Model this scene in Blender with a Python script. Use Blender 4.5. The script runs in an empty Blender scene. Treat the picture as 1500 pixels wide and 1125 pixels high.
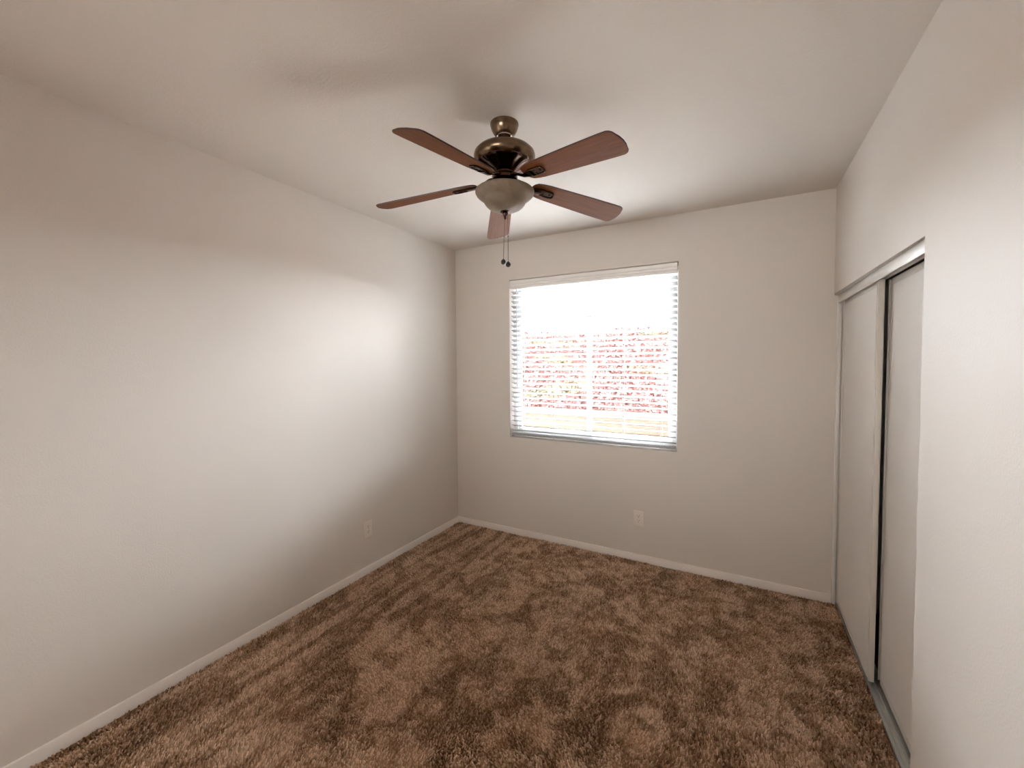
import bpy, bmesh, math, random
import numpy as np
from mathutils import Vector, Matrix
random.seed(7); rng = np.random.default_rng(7)
S = bpy.context.scene; COL = S.collection
R = math.radians

# ------------------------------------------------------------------ camera, sky, light, exposure
W, H = 3.0626, 2.74                      # room width and ceiling height (m); back wall y=0, left wall x=0
YR = -4.60                               # rear wall
cam_d = bpy.data.cameras.new('camera'); cam = bpy.data.objects.new('camera', cam_d); COL.objects.link(cam)
yaw, pitch, roll, F = 0.4900294, -0.0379581, -0.0053162, 602.275
cy, sy, cp, sp = math.cos(yaw), math.sin(yaw), math.cos(pitch), math.sin(pitch)
fw = Vector((-sy*cp, cy*cp, sp)); rt = Vector((cy, sy, 0)); up = rt.cross(fw)
c, s = math.cos(roll), math.sin(roll)
rt, up = c*rt + s*up, -s*rt + c*up
cam.matrix_world = Matrix(((rt.x, up.x, -fw.x, 2.51829), (rt.y, up.y, -fw.y, -3.36634), (rt.z, up.z, -fw.z, 1.62116), (0, 0, 0, 1)))
cam_d.sensor_width = 36; cam_d.lens = 36*F/1500
cam_d.shift_x = -11.317/1500; cam_d.shift_y = -9.112/1500
cam_d.clip_start = 0.01; cam_d.clip_end = 200
S.camera = cam

SKY = 10.5                # overcast daylight, far brighter than the room
FILL_SIDE = 0.24              # emission of the fill pane added behind the camera, out of view
FILL_FAR = 1.5           # emission of the fill pane added at the end of the unseen hall
wd = bpy.data.worlds.new('sky'); S.world = wd; wd.use_nodes = True
bg = wd.node_tree.nodes['Background']; bg.inputs['Color'].default_value = (0.90, 0.925, 1.0, 1); bg.inputs['Strength'].default_value = SKY

pd = bpy.data.lights.new('window_portal', 'AREA'); pd.shape = 'RECTANGLE'; pd.size = 1.46; pd.size_y = 1.45
pd.cycles.is_portal = True
po = bpy.data.objects.new('window_portal', pd); COL.objects.link(po)
po.location = (1.36, 0.155, 1.65); po.rotation_euler = (R(-90), 0, 0)     # faces into the room (-y)

S.view_settings.view_transform = 'Standard'; S.view_settings.look = 'None'
S.view_settings.gamma = 1; S.view_settings.use_curve_mapping = False
S.view_settings.exposure = 3.75
S.cycles.use_denoising = True
S.cycles.max_bounces = 16; S.cycles.diffuse_bounces = 12; S.cycles.glossy_bounces = 6; S.cycles.transparent_max_bounces = 12
S.cycles.sample_clamp_indirect = 8.0

# ------------------------------------------------------------------ materials
def mat(name, color, rough=0.5, metal=0.0, spec=0.5):
    m = bpy.data.materials.new(name); m.use_nodes = True
    b = m.node_tree.nodes['Principled BSDF']
    b.inputs['Base Color'].default_value = (*color, 1); b.inputs['Roughness'].default_value = rough
    b.inputs['Metallic'].default_value = metal; b.inputs['Specular IOR Level'].default_value = spec
    return m
def N(m, t, **kw):
    n = m.node_tree.nodes.new(t)
    for k, v in kw.items():
        if k in n.inputs: n.inputs[k].default_value = v
        else: setattr(n, k, v)
    return n
def L(m, a, b): m.node_tree.links.new(a, b)
def bsdf(m): return m.node_tree.nodes['Principled BSDF']
def coords(m, scale=(1, 1, 1), rot=(0, 0, 0)):
    tc = N(m, 'ShaderNodeTexCoord'); mp = N(m, 'ShaderNodeMapping')
    mp.inputs['Scale'].default_value = scale; mp.inputs['Rotation'].default_value = rot
    L(m, tc.outputs['Object'], mp.inputs['Vector']); return mp.outputs['Vector']
def noise(m, vec, scale, detail=3, rough=0.5, dist=0.0):
    n = N(m, 'ShaderNodeTexNoise'); n.inputs['Scale'].default_value = scale; n.inputs['Detail'].default_value = detail
    n.inputs['Roughness'].default_value = rough; n.inputs['Distortion'].default_value = dist
    L(m, vec, n.inputs['Vector']); return n.outputs['Fac']
def ramp(m, fac, stops, interp='LINEAR'):
    r = N(m, 'ShaderNodeValToRGB'); r.color_ramp.interpolation = interp; e = r.color_ramp.elements
    while len(e) < len(stops): e.new(0.5)
    for k, (p, col) in enumerate(stops): e[k].position = p; e[k].color = (*col, 1)
    L(m, fac, r.inputs['Fac']); return r.outputs['Color']
def bump(m, fac, strength, dist=0.01):
    b = N(m, 'ShaderNodeBump'); b.inputs['Strength'].default_value = strength; b.inputs['Distance'].default_value = dist
    L(m, fac, b.inputs['Height']); L(m, b.outputs['Normal'], bsdf(m).inputs['Normal'])

def painted(name, col, rough, scale, strength):
    m = mat(name, col, rough, 0, 0.35); v = coords(m)
    bump(m, noise(m, v, scale, 3, 0.55), strength, 0.002); return m
M_wall = painted('wall_paint', (0.655, 0.605, 0.553), 0.55, 140, 0.35)
M_ceil = painted('ceiling_paint', (0.65, 0.598, 0.545), 0.75, 90, 0.6)
M_trim = mat('trim_paint', (0.80, 0.75, 0.70), 0.32)
M_vinyl = mat('white_vinyl', (0.92, 0.93, 0.94), 0.35)
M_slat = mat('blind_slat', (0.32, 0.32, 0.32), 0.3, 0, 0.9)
M_valance = mat('blind_valance', (0.82, 0.79, 0.76), 0.4)
M_cord = mat('blind_cord', (0.62, 0.62, 0.60), 0.7)
M_door = painted('door_paint', (0.70, 0.66, 0.615), 0.5, 160, 0.15)
M_doorframe = mat('door_edge_paint', (0.66, 0.62, 0.56), 0.35)
M_track = mat('track_white', (0.70, 0.67, 0.63), 0.35)
M_alu = mat('aluminium', (0.62, 0.64, 0.62), 0.34, 0.85)
M_dark = mat('dark_gap', (0.03, 0.028, 0.025), 0.8)
M_plate = mat('outlet_plastic', (0.74, 0.69, 0.63), 0.35)
M_slot = mat('outlet_slot', (0.03, 0.025, 0.02), 0.6)
M_screw = mat('screw_metal', (0.6, 0.58, 0.54), 0.35, 0.9)

def glass_mat():
    m = bpy.data.materials.new('window_glass'); m.use_nodes = True; nt = m.node_tree; nt.nodes.clear()
    o = nt.nodes.new('ShaderNodeOutputMaterial'); mix = nt.nodes.new('ShaderNodeMixShader')
    t = nt.nodes.new('ShaderNodeBsdfTransparent'); g = nt.nodes.new('ShaderNodeBsdfGlossy'); fr = nt.nodes.new('ShaderNodeFresnel')
    t.inputs['Color'].default_value = (0.95, 0.97, 0.96, 1); g.inputs['Roughness'].default_value = 0.02; fr.inputs['IOR'].default_value = 1.3
    nt.links.new(fr.outputs[0], mix.inputs[0]); nt.links.new(t.outputs[0], mix.inputs[1]); nt.links.new(g.outputs[0], mix.inputs[2])
    nt.links.new(mix.outputs[0], o.inputs[0]); return m
M_glass = glass_mat()

def metal_bronze(name, a, b, rough):
    m = mat(name, a, rough, 1.0); v = coords(m)
    L(m, ramp(m, noise(m, v, 30, 4), [(0.35, a), (0.65, b)]), bsdf(m).inputs['Base Color']); return m
M_bronze = metal_bronze('antique_pewter', (0.17, 0.118, 0.074), (0.22, 0.155, 0.10), 0.26)
M_darkbronze = metal_bronze('dark_bronze', (0.06, 0.036, 0.026), (0.10, 0.058, 0.040), 0.2)
M_chrome = mat('bright_ring', (0.85, 0.82, 0.78), 0.12, 1.0)
M_black = mat('black_plastic', (0.010, 0.008, 0.008), 0.35)

def wood():
    m = mat('fan_blade_wood', (0.2, 0.08, 0.04), 0.5, 0, 0.10)
    v = coords(m, (1.5, 22, 22))
    f = noise(m, v, 3.2, 6, 0.6, 0.6)
    L(m, ramp(m, f, [(0.3, (0.115, 0.036, 0.010)), (0.55, (0.165, 0.055, 0.016)), (0.75, (0.205, 0.072, 0.022))]), bsdf(m).inputs['Base Color'])
    return m
M_wood = wood()
M_woodedge = mat('blade_edge', (0.05, 0.018, 0.012), 0.4)

def alabaster():
    m = mat('alabaster_glass', (0.35, 0.3, 0.24), 0.45, 0, 0.25); v = coords(m)
    L(m, ramp(m, noise(m, v, 9, 4, 0.6, 1.6), [(0.3, (0.165, 0.125, 0.082)), (0.7, (0.235, 0.185, 0.13))]), bsdf(m).inputs['Base Color'])
    b = bsdf(m); b.inputs['Subsurface Weight'].default_value = 0.15; b.inputs['Subsurface Radius'].default_value = (0.02, 0.015, 0.01)
    return m
M_bowl = alabaster()

def carpet_mat():
    m = mat('carpet_pile', (0.2, 0.12, 0.07), 0.95, 0, 0.1)
    v = coords(m)
    vs = coords(m, (6.5, 0.8, 1), (0, 0, R(-4)))
    big = noise(m, v, 3.6, 4, 0.5, 1.2)
    streak = noise(m, vs, 2.2, 3, 0.5, 0.5)
    mid = noise(m, v, 11.0, 4, 0.55, 0.6)
    at = N(m, 'ShaderNodeAttribute'); at.attribute_name = 'tone'; fine = at.outputs['Fac']
    sx = N(m, 'ShaderNodeSeparateXYZ'); L(m, v, sx.inputs[0])
    lm = N(m, 'ShaderNodeMapRange'); lm.inputs['From Min'].default_value = 0.35; lm.inputs['From Max'].default_value = 1.2; lm.inputs['To Min'].default_value = 0.50; lm.inputs['To Max'].default_value = 0.12; L(m, sx.outputs['X'], lm.inputs['Value'])
    def math_(op, a, b):
        n = N(m, 'ShaderNodeMath', operation=op)
        for k, x in enumerate((a, b)):
            if isinstance(x, (int, float)): n.inputs[k].default_value = x
            else: L(m, x, n.inputs[k])
        return n.outputs[0]
    rest = math_('ADD', math_('MULTIPLY', big, 0.54), math_('MULTIPLY', mid, 0.46))
    mix = math_('ADD', math_('MULTIPLY', streak, lm.outputs[0]), math_('MULTIPLY', rest, math_('SUBTRACT', 1.0, lm.outputs[0])))
    patch = N(m, 'ShaderNodeMapRange'); patch.interpolation_type = 'SMOOTHSTEP'
    patch.inputs['From Min'].default_value = 0.425; patch.inputs['From Max'].default_value = 0.585
    L(m, mix, patch.inputs['Value'])
    fac = math_('ADD', math_('MULTIPLY', patch.outputs[0], 0.43), math_('MULTIPLY', fine, 0.58))
    col = ramp(m, fac, [(0.05, (0.19, 0.100, 0.052)), (0.42, (0.50, 0.315, 0.190)), (0.92, (0.95, 0.72, 0.53))])
    L(m, col, bsdf(m).inputs['Base Color'])
    return m
M_carpet = carpet_mat()
M_sub = mat('subfloor', (0.16, 0.10, 0.06), 0.9)

def block_mat():
    m = mat('garden_block', (0.5, 0.3, 0.15), 0.9, 0, 0.2)
    tc = N(m, 'ShaderNodeTexCoord'); sep = N(m, 'ShaderNodeSeparateXYZ'); cmb = N(m, 'ShaderNodeCombineXYZ')
    L(m, tc.outputs['Object'], sep.inputs[0]); L(m, sep.outputs['X'], cmb.inputs['X']); L(m, sep.outputs['Z'], cmb.inputs['Y'])
    br = N(m, 'ShaderNodeTexBrick'); br.inputs['Scale'].default_value = 1.0
    br.inputs['Brick Width'].default_value = 0.41; br.inputs['Row Height'].default_value = 0.205; br.inputs['Mortar Size'].default_value = 0.007
    br.inputs['Color1'].default_value = (0.0140, 0.0061, 0.0024, 1); br.inputs['Color2'].default_value = (0.0167, 0.0076, 0.0032, 1); br.inputs['Mortar'].default_value = (0.0071, 0.0030, 0.0014, 1)
    L(m, cmb.outputs[0], br.inputs['Vector']); L(m, br.outputs['Color'], bsdf(m).inputs['Base Color']); return m
M_block = block_mat()
M_cap = mat('block_cap', (0.0223, 0.0084, 0.0061), 0.9, 0, 0.2)
def plant_mat():
    m = mat('ground_cover_leaves', (0.2, 0.1, 0.1), 0.8, 0, 0.2); v = coords(m)
    a = ramp(m, noise(m, v, 14, 2, 0.6), [(0.35, (0.0151, 0.0040, 0.0032)), (0.5, (0.0270, 0.0072, 0.0061)), (0.65, (0.0342, 0.0112, 0.0083))])
    b = ramp(m, noise(m, v, 14, 2, 0.6), [(0.35, (0.0185, 0.0146, 0.0052)), (0.65, (0.0266, 0.0208, 0.0084))])
    mx = N(m, 'ShaderNodeMix', data_type='RGBA')
    vs = coords(m, (0.5, 1.4, 1.4))
    sel = ramp(m, noise(m, vs, 1.3, 2, 0.5), [(0.57, (0, 0, 0)), (0.62, (1, 1, 1))])
    L(m, sel, mx.inputs['Factor']); L(m, a, mx.inputs['A']); L(m, b, mx.inputs['B'])
    L(m, mx.outputs['Result'], bsdf(m).inputs['Base Color']); return m
M_plant = plant_mat()
M_soil = mat('hill_soil', (0.0198, 0.0068, 0.0050), 0.95, 0, 0.1)
M_ground = mat('yard_ground', (0.24, 0.225, 0.21), 0.95, 0, 0.1)
M_filllamp = bpy.data.materials.new('fill_lamp_glow'); M_filllamp.use_nodes = True

# ------------------------------------------------------------------ helpers
def link(name, me, m, parent=None, loc=None):
    o = bpy.data.objects.new(name, me); COL.objects.link(o)
    if m:
        for x in (m if isinstance(m, (list, tuple)) else [m]): me.materials.append(x)
    if parent: o.parent = parent
    if loc: o.location = loc
    return o
def obj(name, bm, m, parent=None, loc=None, smooth=True, angle=35):
    bmesh.ops.recalc_face_normals(bm, faces=bm.faces)
    me = bpy.data.meshes.new(name); bm.to_mesh(me); bm.free()
    if smooth:
        me.polygons.foreach_set('use_smooth', [True]*len(me.polygons))
        me.set_sharp_from_angle(angle=R(angle))
    return link(name, me, m, parent, loc)
def tag(o, label, cat, group=None, kind=None):
    o['label'] = label; o['category'] = cat
    if group: o['group'] = group
    if kind: o['kind'] = kind
    return o
def thing(name, loc, label, cat, group=None, kind=None, rot=(0, 0, 0)):
    o = bpy.data.objects.new(name, None); COL.objects.link(o); o.location = loc; o.rotation_euler = rot
    o.empty_display_size = 0.05
    return tag(o, label, cat, group, kind)
def box(bm, x0, x1, y0, y1, z0, z1, bev=0.0, seg=2):
    g = bmesh.ops.create_cube(bm, size=1)['verts']
    for v in g: v.co = Vector(((x0+x1)/2 + v.co.x*(x1-x0), (y0+y1)/2 + v.co.y*(y1-y0), (z0+z1)/2 + v.co.z*(z1-z0)))
    if bev:
        es = {e for v in g for e in v.link_edges}
        bmesh.ops.bevel(bm, geom=list(es), offset=bev, segments=seg, profile=0.5, affect='EDGES')
def B(*a, **k):
    bm = bmesh.new(); box(bm, *a, **k); return bm
def lathe(bm, prof, n=48, M=Matrix.Identity(4), flute=None, cap=True):
    rings = []
    for i, (r, z) in enumerate(prof):
        ring = []
        for k in range(n):
            a = 2*math.pi*k/n; rr = max(r, 1e-4)
            if flute: rr = flute(i, a, rr)
            ring.append(bm.verts.new(M @ Vector((rr*math.cos(a), rr*math.sin(a), z))))
        rings.append(ring)
    for p, q in zip(rings, rings[1:]):
        for k in range(n): bm.faces.new((p[k], p[(k+1) % n], q[(k+1) % n], q[k]))
    if cap:
        bm.faces.new(rings[0]); bm.faces.new(rings[-1])
def tube(bm, pts, r, n=8):
    pts = [Vector(p) for p in pts]; rings = []
    for i, p in enumerate(pts):
        d = (pts[min(i+1, len(pts)-1)] - pts[max(i-1, 0)]).normalized()
        a = d.cross(Vector((0, 0, 1)) if abs(d.z) < 0.9 else Vector((1, 0, 0))).normalized(); b = d.cross(a)
        rings.append([bm.verts.new(p + r*(math.cos(2*math.pi*k/n)*a + math.sin(2*math.pi*k/n)*b)) for k in range(n)])
    for p, q in zip(rings, rings[1:]):
        for k in range(n): bm.faces.new((p[k], p[(k+1) % n], q[(k+1) % n], q[k]))
    bm.faces.new(rings[0]); bm.faces.new(rings[-1])
def prism(bm, poly, f, h0, h1):
    """poly: 2-D outline; f(u, v, h) -> point; extruded from h0 to h1"""
    a = [bm.verts.new(f(u, v, h0)) for u, v in poly]; b = [bm.verts.new(f(u, v, h1)) for u, v in poly]
    n = len(poly)
    for k in range(n): bm.faces.new((a[k], a[(k+1) % n], b[(k+1) % n], b[k]))
    fa = bm.faces.new(a); fb = bm.faces.new(b)
    return a, b, fa, fb

# ------------------------------------------------------------------ room shell
TW = 0.14                                        # outer wall thickness
XC = W + 0.80                                    # far side of the closet
ZO, YJ = 2.047, -1.5056                          # closet opening: head height, near jamb
WX0, WX1, WZ0, WZ1 = 0.618, 2.100, 0.918, 2.384  # window opening
def structure(o, label=None, cat=None):
    o['kind'] = 'structure'
    if label: o['label'] = label; o['category'] = cat
    return o
structure(obj('floor', B(-0.14, XC, YR-3.6, 0.0, -0.16, -0.012), M_sub), 'flat subfloor under the brown carpet', 'floor')
structure(obj('ceiling', B(-0.14, XC+0.1, YR-3.7, TW, H, H+0.12), M_ceil), 'white textured ceiling with the ceiling fan mounted in its middle', 'ceiling')
# left wall; an added glowing fill pane sits in its unseen rear end
QY0, QY1, QZ0, QZ1 = -4.15, -3.30, 0.25, 1.75
bm = bmesh.new()
ys_ = [YR-3.6, QY0, QY1, 0.0]; zs_ = [-0.16, QZ0, QZ1, H]
G = [[[bm.verts.new((x, y, z)) for z in zs_] for y in ys_] for x in (-0.14, 0.0)]
for g in G:
    for i in range(3):
        for j in range(3):
            if (i, j) != (1, 1): bm.faces.new((g[i][j], g[i+1][j], g[i+1][j+1], g[i][j+1]))
for (i0, j0, i1, j1) in [(1, 1, 2, 1), (2, 1, 2, 2), (2, 2, 1, 2), (1, 2, 1, 1)] + [(k, 0, k+1, 0) for k in range(3)] + [(k, 3, k+1, 3) for k in range(3)] + [(0, k, 0, k+1) for k in range(3)] + [(3, k, 3, k+1) for k in range(3)]:
    bm.faces.new((G[0][i0][j0], G[0][i1][j1], G[1][i1][j1], G[1][i0][j0]))
structure(obj('wall_left', bm, M_wall), 'plain white wall on the left with one low outlet', 'wall')
side_fill = thing('side_fill_pane', (-0.06, (QY0+QY1)/2, QZ0), 'glowing fill pane added in the unseen rear end of the left wall', 'window', kind='structure')
bm = bmesh.new()
for a in ((QY0, QY0+.03, QZ0, QZ1), (QY1-.03, QY1, QZ0, QZ1), (QY0+.03, QY1-.03, QZ0, QZ0+.03), (QY0+.03, QY1-.03, QZ1-.03, QZ1)):
    box(bm, -.075, -.03, *a, bev=.003)
o = obj('window_frame', bm, M_vinyl, side_fill); o.matrix_parent_inverse = Matrix.Translation(-Vector(side_fill.location))  # frame around the added side pane
M_sidefill = mat('side_fill_glow', (0.8, 0.8, 0.8), 0.5)
bsdf(M_sidefill).inputs['Emission Color'].default_value = (1.0, 0.95, 0.90, 1); bsdf(M_sidefill).inputs['Emission Strength'].default_value = FILL_SIDE
o = obj('glass_pane', B(-.058, -.05, QY0+.027, QY1-.027, QZ0+.027, QZ1-.027), M_sidefill, side_fill); o.matrix_parent_inverse = Matrix.Translation(-Vector(side_fill.location))  # emissive slab, added to light the right and back walls
# back wall with the window opening
bm = bmesh.new()
xs = [-0.14, WX0, WX1, XC+0.1]; zs = [-0.16, WZ0, WZ1, H]
for yv in (0.0, TW):
    g = [[bm.verts.new((x, yv, z)) for z in zs] for x in xs]
    for i in range(3):
        for j in range(3):
            if (i, j) != (1, 1): bm.faces.new((g[i][j], g[i+1][j], g[i+1][j+1], g[i][j+1]))
bm.verts.ensure_lookup_table()
def bw(yi, i, j): return bm.verts[yi*16 + i*4 + j]
for (i0, j0, i1, j1) in ((1, 1, 2, 1), (2, 1, 2, 2), (2, 2, 1, 2), (1, 2, 1, 1), (0, 0, 3, 0), (3, 0, 3, 3), (3, 3, 0, 3), (0, 3, 0, 0)):
    # outer edges run over several vertices: keep them as single quads only for the opening, polygons otherwise
    if abs(i1-i0) + abs(j1-j0) == 1:
        bm.faces.new((bw(0, i0, j0), bw(0, i1, j1), bw(1, i1, j1), bw(1, i0, j0)))
    else:
        st = max(abs(i1-i0), abs(j1-j0)); di, dj = (i1-i0)//st, (j1-j0)//st
        for k in range(st):
            bm.faces.new((bw(0, i0+di*k, j0+dj*k), bw(0, i0+di*(k+1), j0+dj*(k+1)), bw(1, i0+di*(k+1), j0+dj*(k+1)), bw(1, i0+di*k, j0+dj*k)))
es = [e for e in bm.edges if all(abs(v.co.y) < 1e-6 and WX0-1e-4 < v.co.x < WX1+1e-4 and WZ0-1e-4 < v.co.z < WZ1+1e-4 for v in e.verts)]
bmesh.ops.bevel(bm, geom=es, offset=0.005, segments=3, profile=0.5, affect='EDGES')
structure(obj('wall_back', bm, M_wall), 'white end wall with the window and one low outlet', 'wall')
# right wall, L-shaped around the closet opening, softly rounded drywall corners
bm = bmesh.new()
prism(bm, [(0, H), (0, ZO), (YJ, ZO), (YJ, -0.16), (YR-0.0, -0.16), (YR-0.0, H)], lambda u, v, h: Vector((h, u, v)), W, W+0.115)
es = [e for e in bm.edges if all(abs(v.co.x-W) < 1e-5 for v in e.verts) and
      (all(abs(v.co.z-ZO) < 1e-5 for v in e.verts) or all(abs(v.co.y-YJ) < 1e-5 and v.co.z < ZO+1e-4 for v in e.verts))]
bmesh.ops.bevel(bm, geom=es, offset=0.010, segments=4, profile=0.5, affect='EDGES')
structure(obj('wall_right', bm, M_wall), 'white wall on the right with the sliding closet doors set into it', 'wall')
structure(obj('wall_closet', B(XC-0.1, XC, -1.75, 0, -0.012, H), M_wall), 'back wall inside the closet behind the sliding doors', 'wall')
structure(obj('wall_closet_side', B(W+0.115, XC, -1.85, -1.75, -0.012, H), M_wall), 'side wall inside the closet at its near end', 'wall')
# unseen rear wall; its opening and the hall beyond are shaped for fill light
DX0, DX1, DZ = 0.70, 2.30, 2.06
bm = bmesh.new()
prism(bm, [(0, -0.16), (DX0, -0.16), (DX0, DZ), (DX1, DZ), (DX1, -0.16), (W+0.115, -0.16), (W+0.115, H), (0, H)], lambda u, v, h: Vector((u, h, v)), YR-0.115, YR)
box(bm, DX0, DX1, YR-0.115, YR, -0.16, 0.72)      # half wall added to keep fill light off the lower back wall
structure(obj('wall_rear', bm, M_wall), 'rear wall behind the camera with an opening shaped to pass fill light from the hall', 'wall')
structure(obj('wall_hall_end', B(0, XC, YR-3.6, YR-3.5, -0.16, H), M_wall), 'far end wall of the hall behind the camera', 'wall')
structure(obj('wall_hall_side', B(W+0.115, W+0.215, YR-3.5, YR, -0.012, H), M_wall), 'right side wall of the hall behind the camera', 'wall')

far_fill = thing('far_fill_pane', (1.5, YR-3.5, 0.2), 'wide glowing fill pane added at the far end of the unseen hall', 'window', kind='structure')  # glowing pane added on the hall end wall as fill light
I3 = Matrix.Translation(-Vector(far_fill.location)); bm = bmesh.new(); yq = YR-3.499
for a in ((0.45, 0.5, yq, yq+.03, 0.2, 1.6), (2.5, 2.55, yq, yq+.03, 0.2, 1.6), (0.5, 2.5, yq, yq+.03, 0.2, 0.25), (0.5, 2.5, yq, yq+.03, 1.55, 1.6)):
    box(bm, *a, bev=.003)
o = obj('window_frame', bm, M_vinyl, far_fill); o.matrix_parent_inverse = I3  # frame around the added hall pane
M_farfill = mat('far_fill_glow', (0.8, 0.8, 0.8), 0.5)
bsdf(M_farfill).inputs['Emission Color'].default_value = (0.97, 0.97, 0.97, 1); bsdf(M_farfill).inputs['Emission Strength'].default_value = FILL_FAR
o = obj('glass_pane', B(.495, 2.505, yq, yq+.012, .245, 1.555), M_farfill, far_fill); o.matrix_parent_inverse = I3  # emissive slab, added to light the back wall through the rear opening

# baseboards: 50 mm high, 12 mm thick with a rounded top edge
def baseboard(name, poly_axis, a, b):
    prof = [(0, -0.010), (0, 0.050), (0.0115, 0.050), (0.0128, 0.0495), (0.0135, 0.0482), (0.0135, -0.010)]
    bm = bmesh.new()
    if poly_axis == 'left': prism(bm, prof, lambda u, v, h: Vector((u, h, v)), a, b)
    elif poly_axis == 'back': prism(bm, prof, lambda u, v, h: Vector((h, -u, v)), a, b)
    else: prism(bm, prof, lambda u, v, h: Vector((W-u, h, v)), a, b)
    return structure(obj(name, bm, M_trim, angle=50))
b = baseboard('baseboard_left', 'left', YR, -0.0); b['label'] = 'low white baseboard along the left wall'; b['category'] = 'baseboard'
b = baseboard('baseboard_back', 'back', 0.012, W+0.018); b['label'] = 'low white baseboard under the window along the end wall'; b['category'] = 'baseboard'
b = baseboard('baseboard_right', 'right', YR, YJ-0.02); b['label'] = 'low white baseboard along the right wall beside the closet'; b['category'] = 'baseboard'

# ------------------------------------------------------------------ carpet: real tufts standing on a backing
def carpet():
    x0, x1, y0, y1 = 0.0165, W+0.0445, YR, -0.0165
    sp = 0.0085
    nx, ny = int((x1-x0)/sp), int((y1-y0)/sp)
    gx, gy = np.meshgrid(np.arange(nx), np.arange(ny), indexing='ij')
    px = (x0 + (gx+0.45)*sp + rng.uniform(-.45, .45, gx.shape)*sp).ravel(); py = (y0 + (gy+0.5)*sp + rng.uniform(-.45, .45, gx.shape)*sp).ravel()
    # keep the carpet out of the closet track except in the opening, and off the right wall's near stretch
    ok = ((px < W-0.013) | (py > YJ+0.01)) & (py > -3.75); px, py = px[ok], py[ok]
    n = len(px)
    a = rng.uniform(0, 2*np.pi, n); w = rng.uniform(0.0040, 0.0064, n); h = rng.uniform(0.008, 0.0165, n)
    # lean of the pile, drifting slowly over the floor (vacuum and foot marks)
    la = 1.2*np.sin(px*5.1+1.0)*np.cos(py*3.3) + 1.6*np.sin(py*2.2+px*1.7) + rng.normal(0, 0.7, n)
    ll = rng.uniform(0.2, 0.75, n)*h
    V = np.zeros((n, 6, 3))
    for k in range(3):
        t = a + 2*np.pi*k/3
        V[:, k] = np.stack([px + w*np.cos(t), py + w*np.sin(t), np.full(n, -0.0125)], 1)
        V[:, 3+k] = np.stack([px + 0.62*w*np.cos(t+.7) + ll*np.cos(la), py + 0.62*w*np.sin(t+.7) + ll*np.sin(la), -0.0125 + h], 1)
    base = (np.arange(n)*6)[:, None]
    quads = np.concatenate([base+np.array([[0, 1, 4, 3]]), base+np.array([[1, 2, 5, 4]]), base+np.array([[2, 0, 3, 5]])], 0)
    tris = base + np.array([[3, 4, 5]])
    me = bpy.data.meshes.new('carpet')
    nb = 4
    verts = np.concatenate([V.reshape(-1, 3), np.array([[x0, y0, -0.0115], [x1, y0, -0.0115], [x1, y1, -0.0115], [x0, y1, -0.0115]])], 0)
    loops = np.concatenate([quads.ravel(), tris.ravel(), np.arange(n*6, n*6+4)])
    starts = np.concatenate([np.arange(len(quads))*4, len(quads)*4 + np.arange(n)*3, [len(quads)*4 + n*3]])
    me.vertices.add(len(verts)); me.vertices.foreach_set('co', verts.ravel())
    me.loops.add(len(loops)); me.loops.foreach_set('vertex_index', loops.astype(np.int32))
    me.polygons.add(len(starts)); me.polygons.foreach_set('loop_start', starts.astype(np.int32))
    me.update(calc_edges=True); me.validate()
    tone = np.concatenate([np.repeat(np.clip(rng.normal(0.5, 0.30, n), 0, 1), 6), np.zeros(4)]).astype(np.float32)
    at = me.attributes.new('tone', 'FLOAT', 'POINT'); at.data.foreach_set('value', tone)
    o = link('carpet', me, M_carpet)
    return tag(o, 'brown mottled pile carpet covering the whole bedroom floor', 'carpet', kind='stuff')
carpet()

# ------------------------------------------------------------------ window unit
win = thing('window_1', (1.359, 0.10, WZ0), 'white two-pane sliding window behind the blind in the end wall', 'window', kind='structure')
def wpart(name, bm, m, parent=win, **k):
    o = obj(name, bm, m, None, **k); o.parent = parent
    o.matrix_parent_inverse = Matrix.Translation(-Vector(win.location)) if parent is win else parent.matrix_parent_inverse
    return o
bm = bmesh.new()
fx0, fx1, fz0, fz1 = WX0, WX1, WZ0, WZ1
for a in ((fx0, fx0+.045, .078, .132, fz0, fz1), (fx1-.045, fx1, .078, .132, fz0, fz1), (fx0+.045, fx1-.045, .078, .132, fz0, fz0+.045), (fx0+.045, fx1-.045, .078, .132, fz1-.045, fz1)):
    box(bm, *a, bev=0.003)
wpart('window_frame', bm, M_vinyl)
for (sx0, sx1, sy0, sy1) in ((fx0+.045, 1.383, .084, .102), (1.335, fx1-.045, .106, .124)):
    bm = bmesh.new(); t = 0.036; a0, a1 = fz0+.046, fz1-.046
    for a in ((sx0, sx0+t, sy0, sy1, a0, a1), (sx1-t, sx1, sy0, sy1, a0, a1), (sx0+t, sx1-t, sy0, sy1, a0, a0+t), (sx0+t, sx1-t, sy0, sy1, a1-t, a1)):
        box(bm, *a, bev=0.0025)
    sash = wpart('sash', bm, M_vinyl)
    ym = (sy0+sy1)/2
    g = obj('glass_pane', B(sx0+t-.004, sx1-t+.004, ym-.002, ym+.002, a0+t-.004, a1-t+.004), M_glass, None, smooth=False)
    g.parent = sash; g.matrix_parent_inverse = sash.matrix_basis.inverted() @ Matrix.Translation(-Vector(win.location))
    g.matrix_parent_inverse = Matrix.Translation(-Vector(win.location))
for o in win.children:
    for ch in o.children: ch.matrix_parent_inverse = Matrix.Identity(4)

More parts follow.
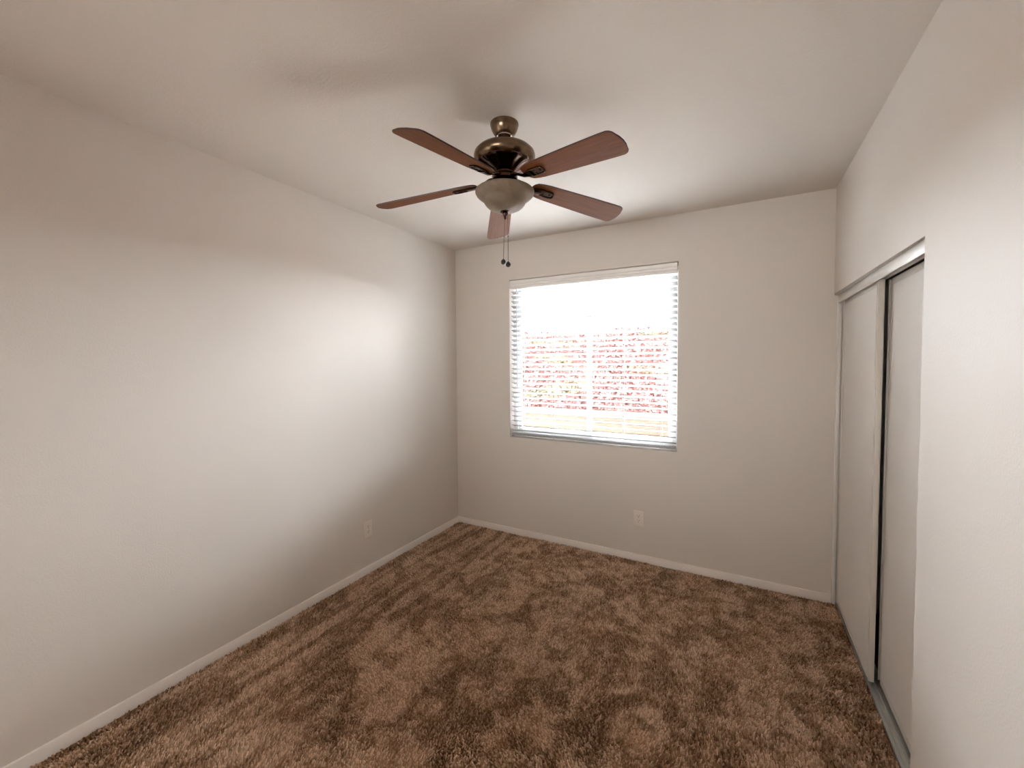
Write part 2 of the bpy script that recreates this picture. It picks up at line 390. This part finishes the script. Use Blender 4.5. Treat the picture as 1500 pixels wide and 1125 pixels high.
# ------------------------------------------------------------------ blind
bl = thing('window_blind', (1.359, 0.03, WZ1-0.01), 'open white horizontal slat blind hanging in the window', 'blind')
IB = Matrix.Translation(-Vector(bl.location))
def bpart(name, bm, m, **k):
    o = obj(name, bm, m, bl, **k); o.matrix_parent_inverse = IB; return o
bx0, bx1 = WX0+0.010, WX1-0.008
bpart('head_rail', B(bx0, bx1, 0.008, 0.062, WZ1-0.052, WZ1-0.004, bev=0.003), M_valance)
bm = bmesh.new()   # moulded valance, profile in (y, z)
z1 = 2.374
prof = [(0.006, z1), (-0.006, z1), (-0.009, z1-.004), (-0.013, z1-.022), (-0.013, z1-.027), (-0.005, z1-.0275), (-0.005, z1-.031), (-0.009, z1-.034), (-0.009, z1-.048), (-0.002, z1-.0485), (-0.002, z1-.052), (-0.006, z1-.055), (-0.006, z1-.073), (-0.002, z1-.077), (0.006, z1-.077)]
prism(bm, prof, lambda u, v, h: Vector((h, u, v)), bx0-0.002, bx1+0.002)
bpart('valance', bm, M_valance, angle=20)
bm = bmesh.new(); TH = R(-19); pitch_s = 0.0445; zs0 = 0.978; ns = 30
for k in range(ns):
    zc = zs0 + k*pitch_s
    outline = []
    for t in np.linspace(-1, 1, 9): outline.append((0.025*t, 0.0022*(1-t*t) + 0.0017))
    for t in np.linspace(1, -1, 9): outline.append((0.025*t, 0.0022*(1-t*t) - 0.0017))
    prism(bm, [(0.034 + u*math.cos(TH) - v*math.sin(TH), zc + u*math.sin(TH) + v*math.cos(TH)) for u, v in outline], lambda u, v, h: Vector((h, u, v)), bx0+0.002, bx1-0.002)
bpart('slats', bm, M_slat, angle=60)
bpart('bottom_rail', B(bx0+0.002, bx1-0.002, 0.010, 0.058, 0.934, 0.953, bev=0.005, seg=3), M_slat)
for lx in (0.742, 1.05, 1.675, 1.978):
    bm = bmesh.new()
    for yy in (0.034-0.0265, 0.034+0.0265): tube(bm, [(lx, yy, 0.945), (lx, yy, 2.33)], 0.0009, 6)
    tube(bm, [(lx+0.012, 0.034, 0.945), (lx+0.012, 0.034, 2.33)], 0.0009, 6)
    for k in range(ns):
        zc = zs0 + k*pitch_s - 0.0025
        tube(bm, [(lx, 0.034-0.0262*math.cos(TH), zc-0.0262*math.sin(TH)), (lx, 0.034+0.0262*math.cos(TH), zc+0.0262*math.sin(TH))], 0.0007, 5)
    bpart('ladder_cord', bm, M_cord)
    bpart('cord_plug', B(lx-0.006, lx+0.006, 0.022, 0.034, 0.930, 0.9345, bev=0.001), M_cord)
bm = bmesh.new(); tube(bm, [(0.699, -0.013, 2.288), (0.7005, -0.010, 1.86), (0.7025, -0.008, 1.418)], 0.0034, 8)
lathe(bm, [(0.002, 1.395), (0.0045, 1.402), (0.0045, 1.42), (0.0034, 1.43)], 10, Matrix.Translation((0.7026, -0.008, 0)))
wand = bpart('tilt_wand', bm, mat('wand_plastic', (0.50, 0.50, 0.50), 0.25))
wh = obj('wand_hook', B(0.695, 0.703, -0.016, 0.0, 2.286, 2.298, bev=0.002), M_cord, wand)
for hx in (bx0-0.003, bx1+0.0005):
    bpart('hold_down_bracket', B(hx-0.004, hx+0.0055, 0.012, 0.045, WZ0+0.001, WZ0+0.024, bev=0.0015), mat('clip', (0.55, 0.53, 0.5), 0.4))

# ------------------------------------------------------------------ closet doors and tracks
def cdoor(name, y0, y1, xf, label, strip):
    d = thing(name, (xf, (y0+y1)/2, 0.012), label, 'door', kind='structure')
    inv = Matrix.Translation(-Vector(d.location)); th = 0.024; zt = 2.012; zb = 0.012
    def part(nm, bm, m):
        o = obj(nm, bm, m, d); o.matrix_parent_inverse = inv; return o
    part('panel', B(xf+.002, xf+th-.002, y0+.03, y1-.03, zb+.028, zt-.028), M_door)
    for e, sgn in ((y0, 1), (y1, -1)):            # stiles: flat face, groove, raised edge bead
        bm = bmesh.new(); a, b_ = sorted((e+sgn*.0065, e+sgn*.0385))
        box(bm, xf+(.012 if strip else .004), xf+th-.001, a, b_, zb+.001, zt-.001)
        a, b_ = sorted((e, e+sgn*.007)); box(bm, xf, xf+th, a, b_, zb, zt, bev=.0015)
        a, b_ = sorted((e+sgn*.038, e+sgn*.046)); box(bm, xf+.001, xf+th, a, b_, zb, zt, bev=.002)
        part('stile', bm, M_doorframe)
    part('top_rail', B(xf+.001, xf+th, y0+.046, y1-.046, zt-.03, zt, bev=.001), M_doorframe)
    part('bottom_rail', B(xf+.001, xf+th, y0+.046, y1-.046, zb, zb+.03, bev=.001), M_doorframe)
    return d
cdoor('door_1', -0.779, -0.016, W+0.047, 'white sliding closet door nearer the window, in the front track', False)
cdoor('door_2', -1.500, -0.738, W+0.094, 'white sliding closet door nearer the camera, set back in the rear track', True)
bm = bmesh.new()
for a in ((W+.022, W+.0265, YJ+.002, -.001, 1.995, 2.044), (W+.0265, W+.112, YJ+.002, -.001, 2.040, 2.046), (W+.078, W+.082, YJ+.002, -.001, 2.014, 2.040)):
    box(bm, *a, bev=.0008)
o = obj('trim_1', bm, M_track); structure(o, 'white fascia track across the top of the closet doors', 'track')
bm = bmesh.new()
box(bm, W+.0445, W+.114, YJ+.002, -.001, -.011, -.003)
for a, hgt in ((.0445, .006), (.060, .003), (.078, .006), (.1135, .003)):
    box(bm, W+a, W+a+.003, YJ+.002, -.001, -.004, hgt, bev=.0008)
o = obj('trim_2', bm, M_alu); structure(o, 'metal floor track under the sliding closet doors at the carpet edge', 'track')
bm = bmesh.new(); box(bm, W+.019, W+.041, -.012, -.0005, -.005, 1.994, bev=.001)
o = obj('trim_3', bm, M_track); structure(o, 'white upright strip where the closet door meets the end wall', 'trim')

# ------------------------------------------------------------------ outlets
def outlet(loc, rotz, label):
    o = thing('electrical_outlet', loc, label, 'outlet', 'low wall outlets', rot=(0, 0, rotz))
    # local frame: x right, y out of the wall (towards the room), z up
    bm = bmesh.new()
    box(bm, -.0395, .0395, 0.0005, .0065, -.062, .062, bev=.003, seg=3)
    obj('cover_plate', bm, M_plate, o)
    for zc in (.0195, -.0195):
        bm = bmesh.new()
        pts = []
        for k in range(32):
            a = 2*math.pi*k/32; x = .0172*math.cos(a); z = .0172*math.sin(a)
            pts.append((x, max(-.0135, min(.0135, z))))
        prism(bm, pts, lambda u, v, h: Vector((u, h, v+zc)), .006, .0082)
        rc = obj('receptacle', bm, M_plate, o)
        bm = bmesh.new()
        box(bm, -.0078, -.0052, .0078, .0086, zc+.000, zc+.0095); box(bm, .0052, .0078, .0078, .0086, zc+.001, zc+.0085)
        lathe(bm, [(.0030, 0), (.0030, .0008)], 14, Matrix.Translation((0, .0078, zc-.0075)) @ Matrix.Rotation(R(-90), 4, 'X'))
        obj('slot', bm, M_slot, rc)
    bm = bmesh.new(); lathe(bm, [(.0034, 0), (.0034, .0008), (.002, .0014)], 16, Matrix.Translation((0, .0063, 0)) @ Matrix.Rotation(R(-90), 4, 'X'))
    obj('screw', bm, M_screw, o)
    return o
outlet((0, -1.158, 0.338), R(-90), 'white duplex outlet low on the left wall')
outlet((1.813, 0, 0.347), R(180), 'white duplex outlet low on the end wall below the window')

# ------------------------------------------------------------------ ceiling fan
AX, AY = 1.531, -1.655
fan = thing('ceiling_fan', (AX, AY, H), 'five-blade ceiling fan with brown wooden blades and a glass bowl light', 'ceiling fan')
def fz(z): return z - H
def fp(name, bm, m, parent=fan, **k): return obj(name, bm, m, parent, **k)
def LZ(prof): return [(r, fz(z)) for r, z in prof]
bm = bmesh.new()
lathe(bm, LZ([(.055, 2.7395), (.066, 2.739), (.067, 2.732), (.0645, 2.727), (.064, 2.722), (.061, 2.712), (.053, 2.697), (.046, 2.688), (.042, 2.684), (.032, 2.683)]), 48)
fp('canopy', bm, M_bronze)
bm = bmesh.new(); lathe(bm, LZ([(.034, 2.6845), (.037, 2.682), (.037, 2.679), (.033, 2.676), (.030, 2.6765), (.030, 2.684)]), 40)
fp('canopy_ring', bm, M_chrome)
bm = bmesh.new(); lathe(bm, LZ([(.010, 2.690), (.026, 2.686), (.029, 2.676), (.027, 2.668), (.018, 2.662), (.0135, 2.660), (.0135, 2.645), (.02, 2.638)]), 32)
fp('downrod', bm, M_darkbronze)
bm = bmesh.new()
lathe(bm, LZ([(.022, 2.640), (.060, 2.637), (.100, 2.628), (.128, 2.614), (.1415, 2.600), (.1445, 2.588), (.1435, 2.578), (.138, 2.567), (.130, 2.559), (.1265, 2.557), (.1255, 2.560)]), 64)
house = fp('motor_housing', bm, M_bronze)
def fl(i, a, r):
    return r*(1 + (0.045*math.cos(10*a) if 0 < i < 5 else 0))
bm = bmesh.new()
lathe(bm, LZ([(.126, 2.560), (.122, 2.553), (.112, 2.548), (.088, 2.540), (.066, 2.528), (.054, 2.518), (.047, 2.512), (.047, 2.504), (.058, 2.500), (.061, 2.494), (.061, 2.478), (.055, 2.472), (.048, 2.470)]), 80, flute=fl)
fp('motor_base', bm, M_darkbronze)
bm = bmesh.new(); lathe(bm, LZ([(.050, 2.470), (.054, 2.466), (.054, 2.448), (.070, 2.442), (.086, 2.436), (.090, 2.428), (.086, 2.424)]), 56)
fp('light_fitter', bm, M_darkbronze)
outer = [(.126, 2.430), (.134, 2.430), (.1385, 2.426), (.139, 2.419), (.1345, 2.409), (.122, 2.398), (.1095, 2.389), (.1015, 2.381), (.0965, 2.371), (.089, 2.3605), (.077, 2.350), (.060, 2.342), (.040, 2.336), (.020, 2.3335), (.004, 2.333)]
inner = [(r-.004 if r > .02 else r, z+.004) for r, z in outer[::-1]]
bm = bmesh.new(); lathe(bm, LZ(outer), 72, cap=False); 
bmesh.ops.remove_doubles(bm, verts=bm.verts, dist=1e-5)
bowl = fp('glass_bowl', bm, M_bowl)
md = bowl.modifiers.new('thickness', 'SOLIDIFY'); md.thickness = 0.004; md.offset = -1
bm = bmesh.new(); lathe(bm, LZ([(.006, 2.336), (.021, 2.3335), (.022, 2.331), (.017, 2.3285), (.012, 2.327), (.0125, 2.322), (.010, 2.316), (.0065, 2.310), (.0075, 2.306), (.006, 2.300), (.002, 2.297)]), 28)
fp('finial', bm, M_darkbronze)
for (cx, cz0, cz1, dy, zb) in ((-.004, 2.300, 2.105, -.004, 2.216), (.0135, 2.330, 2.092, .004, 2.216)):
    bm = bmesh.new(); x = cx; xe = cx-.004 if cx < 0 else cx
    tube(bm, [(x+.003 if cx < 0 else x, dy*.5, fz(cz0)), (x, dy, fz((cz0+cz1)/2)), (xe, dy, fz(cz1))], .0011, 6)
    lathe(bm, LZ([(.0011, zb+.006), (.0026, zb+.003), (.0026, zb-.003), (.0011, zb-.006)]), 10, Matrix.Translation((x, dy, 0)))
    ch = fp('pull_chain', bm, M_darkbronze)
    bm = bmesh.new(); lathe(bm, LZ([(.002, cz1+.008), (.005, cz1+.005), (.0105, cz1-.001), (.0125, cz1-.008), (.0105, cz1-.015), (.005, cz1-.019), (.001, cz1-.020)]), 20, Matrix.Translation((xe, dy, 0)))
    fp('pull_knob', bm, M_black, ch)
# blades: local x along the blade, y across, built once
def blade_outline():
    pts = []
    r0, r1 = 0.138, 0.662
    up_ = [(r0+.0, .016), (r0+.006, .032), (r0+.020, .045), (r0+.048, .051), (.22, .055), (.30, .0585), (.45, .0645), (.58, .0685), (.622, .0685)]
    for k in range(6):                                        # far corner, rounded
        t = k/5*math.pi/2; up_.append((.622+.026*math.sin(t), .0425+.026*math.cos(t)))
    up_ += [(.655, .022), (.6585, 0.0)]
    lo = [(x, -y) for x, y in up_[::-1][1:]]
    return up_ + lo
OUT = blade_outline()
PH = R(-13)
def blade_mat(a):
    r0 = 0.20; droop = math.atan2(0.052, 0.46)
    # axis: through (r0, z 2.457) drooping outwards to z 2.40 at the tip
    return Matrix.Rotation(a, 4, 'Z') @ Matrix.Translation((r0, 0, fz(2.457))) @ Matrix.Rotation(droop, 4, 'Y') @ Matrix.Rotation(PH, 4, 'X') @ Matrix.Translation((-r0, 0, 0))
def make_blade():
    bm = bmesh.new()
    a, b_, fa, fb = prism(bm, OUT, lambda u, v, h: Vector((u, v, h)), -.003, .003)
    side = [f for f in bm.faces if f not in (fa, fb)]
    es = [e for e in bm.edges if (e.link_faces[0] in (fa, fb)) != (e.link_faces[1] in (fa, fb))]
    for f in side: f.material_index = 1
    bmesh.ops.bevel(bm, geom=es, offset=.0012, segments=2, affect='EDGES', material=1)
    bmesh.ops.recalc_face_normals(bm, faces=bm.faces)
    me = bpy.data.meshes.new('blade'); bm.to_mesh(me); bm.free(); me.materials.append(M_wood); me.materials.append(M_woodedge)
    return me
ME_BLADE = make_blade()
def make_iron():
    bm = bmesh.new()
    # pad under the blade, raised rim, then the neck running in to the motor flywheel
    pad = [(.150, .012), (.170, .019), (.185, .0225), (.240, .0225), (.250, .0205), (.256, .0155), (.2575, .008), (.258, 0)]
    pad = pad + [(x, -y) for x, y in pad[::-1][1:]]
    prism(bm, pad, lambda u, v, h: Vector((u, v, h)), -.0078, -.0034)
    rim = [(x, y) for x, y in pad]
    for k in range(len(rim)):                                 # raised edge bead
        p, q = rim[k], rim[(k+1) % len(rim)]
        tube(bm, [(p[0]*.985+.003, p[1]*.88, -.0088), (q[0]*.985+.003, q[1]*.88, -.0088)], .0036, 8)
    for (x, y) in ((.205, .012), (.205, -.012), (.238, 0)):
        lathe(bm, [(.0045, -.0105), (.0045, -.007)], 12, Matrix.Translation((x, y, 0)))
    return bm
def iron_neck():
    bm = bmesh.new()
    secs = [(.052, 2.487, .016, .006), (.075, 2.485, .013, .006), (.105, 2.470, .010, .006), (.130, 2.458, .011, .006), (.160, 2.452, .015, .005), (.185, 2.449, .020, .004)]
    rings = []
    for (x, z, hw, hh) in secs:
        tw = PH*max(0, (x-.06)/.12) if x < .18 else PH
        rings.append([bm.verts.new(Vector((x, hw*cy_*math.cos(tw)-hh*cz_*math.sin(tw), fz(z)+hw*cy_*math.sin(tw)+hh*cz_*math.cos(tw))))
                      for cy_, cz_ in ((1, .5), (.6, 1), (-.6, 1), (-1, .5), (-1, -.5), (-.6, -1), (.6, -1), (1, -.5))])
    for p, q in zip(rings, rings[1:]):
        for k in range(8): bm.faces.new((p[k], p[(k+1) % 8], q[(k+1) % 8], q[k]))
    bm.faces.new(rings[0]); bm.faces.new(rings[-1]); return bm
bm = make_iron(); bm.transform(blade_mat(0)); me1 = bpy.data.meshes.new('t'); bm.to_mesh(me1); bm.free()
bm = iron_neck(); bm.from_mesh(me1); bpy.data.meshes.remove(me1)
bmesh.ops.recalc_face_normals(bm, faces=bm.faces)
ME_IRON = bpy.data.meshes.new('blade_bracket'); bm.to_mesh(ME_IRON); bm.free()
ME_IRON.materials.append(M_darkbronze)
ME_IRON.polygons.foreach_set('use_smooth', [True]*len(ME_IRON.polygons)); ME_IRON.set_sharp_from_angle(angle=R(40))
for k in range(5):
    a = R(-19.9 + 72*k)
    b_ = bpy.data.objects.new('blade', ME_BLADE); COL.objects.link(b_); b_.parent = fan; b_.matrix_local = blade_mat(a)
    i_ = bpy.data.objects.new('blade_bracket', ME_IRON); COL.objects.link(i_); i_.parent = b_
    i_.matrix_local = blade_mat(a).inverted() @ Matrix.Rotation(a, 4, 'Z')

# ------------------------------------------------------------------ outdoors: garden wall, planted bank, ground
structure(obj('ground', B(-14, 14, TW, 3.2, -0.30, -0.15), M_ground), 'pale concrete yard ground outside the window', 'ground')
gw = thing('garden_wall', (0, 3.2, -0.15), 'tan concrete block retaining wall at the foot of the planted bank outside', 'wall')
IG = Matrix.Translation(-Vector(gw.location))
o = obj('block_face', B(-14, 14, 3.2, 3.4, -0.15, 0.72), M_block, gw); o.matrix_parent_inverse = IG
o = obj('wall_cap', B(-14, 14, 3.185, 3.42, 0.72, 0.79, bev=.006), M_cap, gw); o.matrix_parent_inverse = IG
def hill_z(x, y):
    t = np.clip((y-3.42)/3.0, 0, 1)
    return 0.70 + 1.62*t + 0.05*np.sin(x*1.9+.6)*t + 0.03*np.sin(x*5.3+y*3)*t + np.clip(y-6.42, 0, 99)*0.02
bm = bmesh.new(); xs = np.linspace(-14, 14, 113); ys = np.concatenate([np.linspace(3.4, 6.6, 26), np.linspace(7, 16, 10)])
g = [[bm.verts.new((x, y, float(hill_z(x, y)))) for y in ys] for x in xs]
for i in range(len(xs)-1):
    for j in range(len(ys)-1): bm.faces.new((g[i][j], g[i+1][j], g[i+1][j+1], g[i][j+1]))
structure(obj('hillside', bm, M_soil, angle=180), 'earth bank rising behind the garden wall outside', 'hill')
def cover():
    n = 30000
    px = rng.uniform(-5.5, 3.2, n); py = rng.uniform(3.50, 6.55, n); pz = hill_z(px, py) + rng.uniform(0.02, 0.10, n)
    sz = rng.uniform(.022, .05, n)
    d1 = rng.normal(0, 1, (n, 3)); d1 /= np.linalg.norm(d1, axis=1)[:, None]
    d2 = np.cross(d1, rng.normal(0, 1, (n, 3))); d2 /= np.linalg.norm(d2, axis=1)[:, None]
    P = np.stack([px, py, pz], 1)
    up_ = np.cross(d1, d2)
    V = np.stack([P - d1*sz[:, None], P + d2*sz[:, None]*.55 + up_*sz[:, None]*.2, P + d1*sz[:, None], P - d2*sz[:, None]*.55 + up_*sz[:, None]*.2], 1)
    me = bpy.data.meshes.new('ground_cover')
    me.vertices.add(n*4); me.vertices.foreach_set('co', V.ravel())
    me.loops.add(n*4); me.loops.foreach_set('vertex_index', np.arange(n*4, dtype=np.int32))
    me.polygons.add(n); me.polygons.foreach_set('loop_start', (np.arange(n)*4).astype(np.int32))
    me.update(calc_edges=True); me.validate()
    tag(link('flowering_ground_cover', me, M_plant), 'pink and yellow flowering plants covering the bank outside the window', 'plants', kind='stuff')
cover()

# ------------------------------------------------------------------ unseen hall lamp, added for warm fill through the rear opening
hl = thing('fill_lamp', (2.45, YR-0.8, H), 'round flush lamp added as warm fill in the unseen hall', 'lamp')
bm = bmesh.new(); lathe(bm, [(.05, -.0005), (.15, -.001), (.155, -.02), (.145, -.025), (.14, -.024)], 40)
obj('fill_lamp_base', bm, M_trim, hl)
nt = M_filllamp.node_tree; bs = nt.nodes['Principled BSDF']
bs.inputs['Base Color'].default_value = (.9, .85, .78, 1); bs.inputs['Emission Color'].default_value = (1, .80, .62, 1); bs.inputs['Emission Strength'].default_value = 1.5
bm = bmesh.new(); lathe(bm, [(.14, -.024), (.135, -.045), (.11, -.07), (.06, -.088), (.005, -.093)], 40)
obj('fill_lamp_shade', bm, M_filllamp, hl)
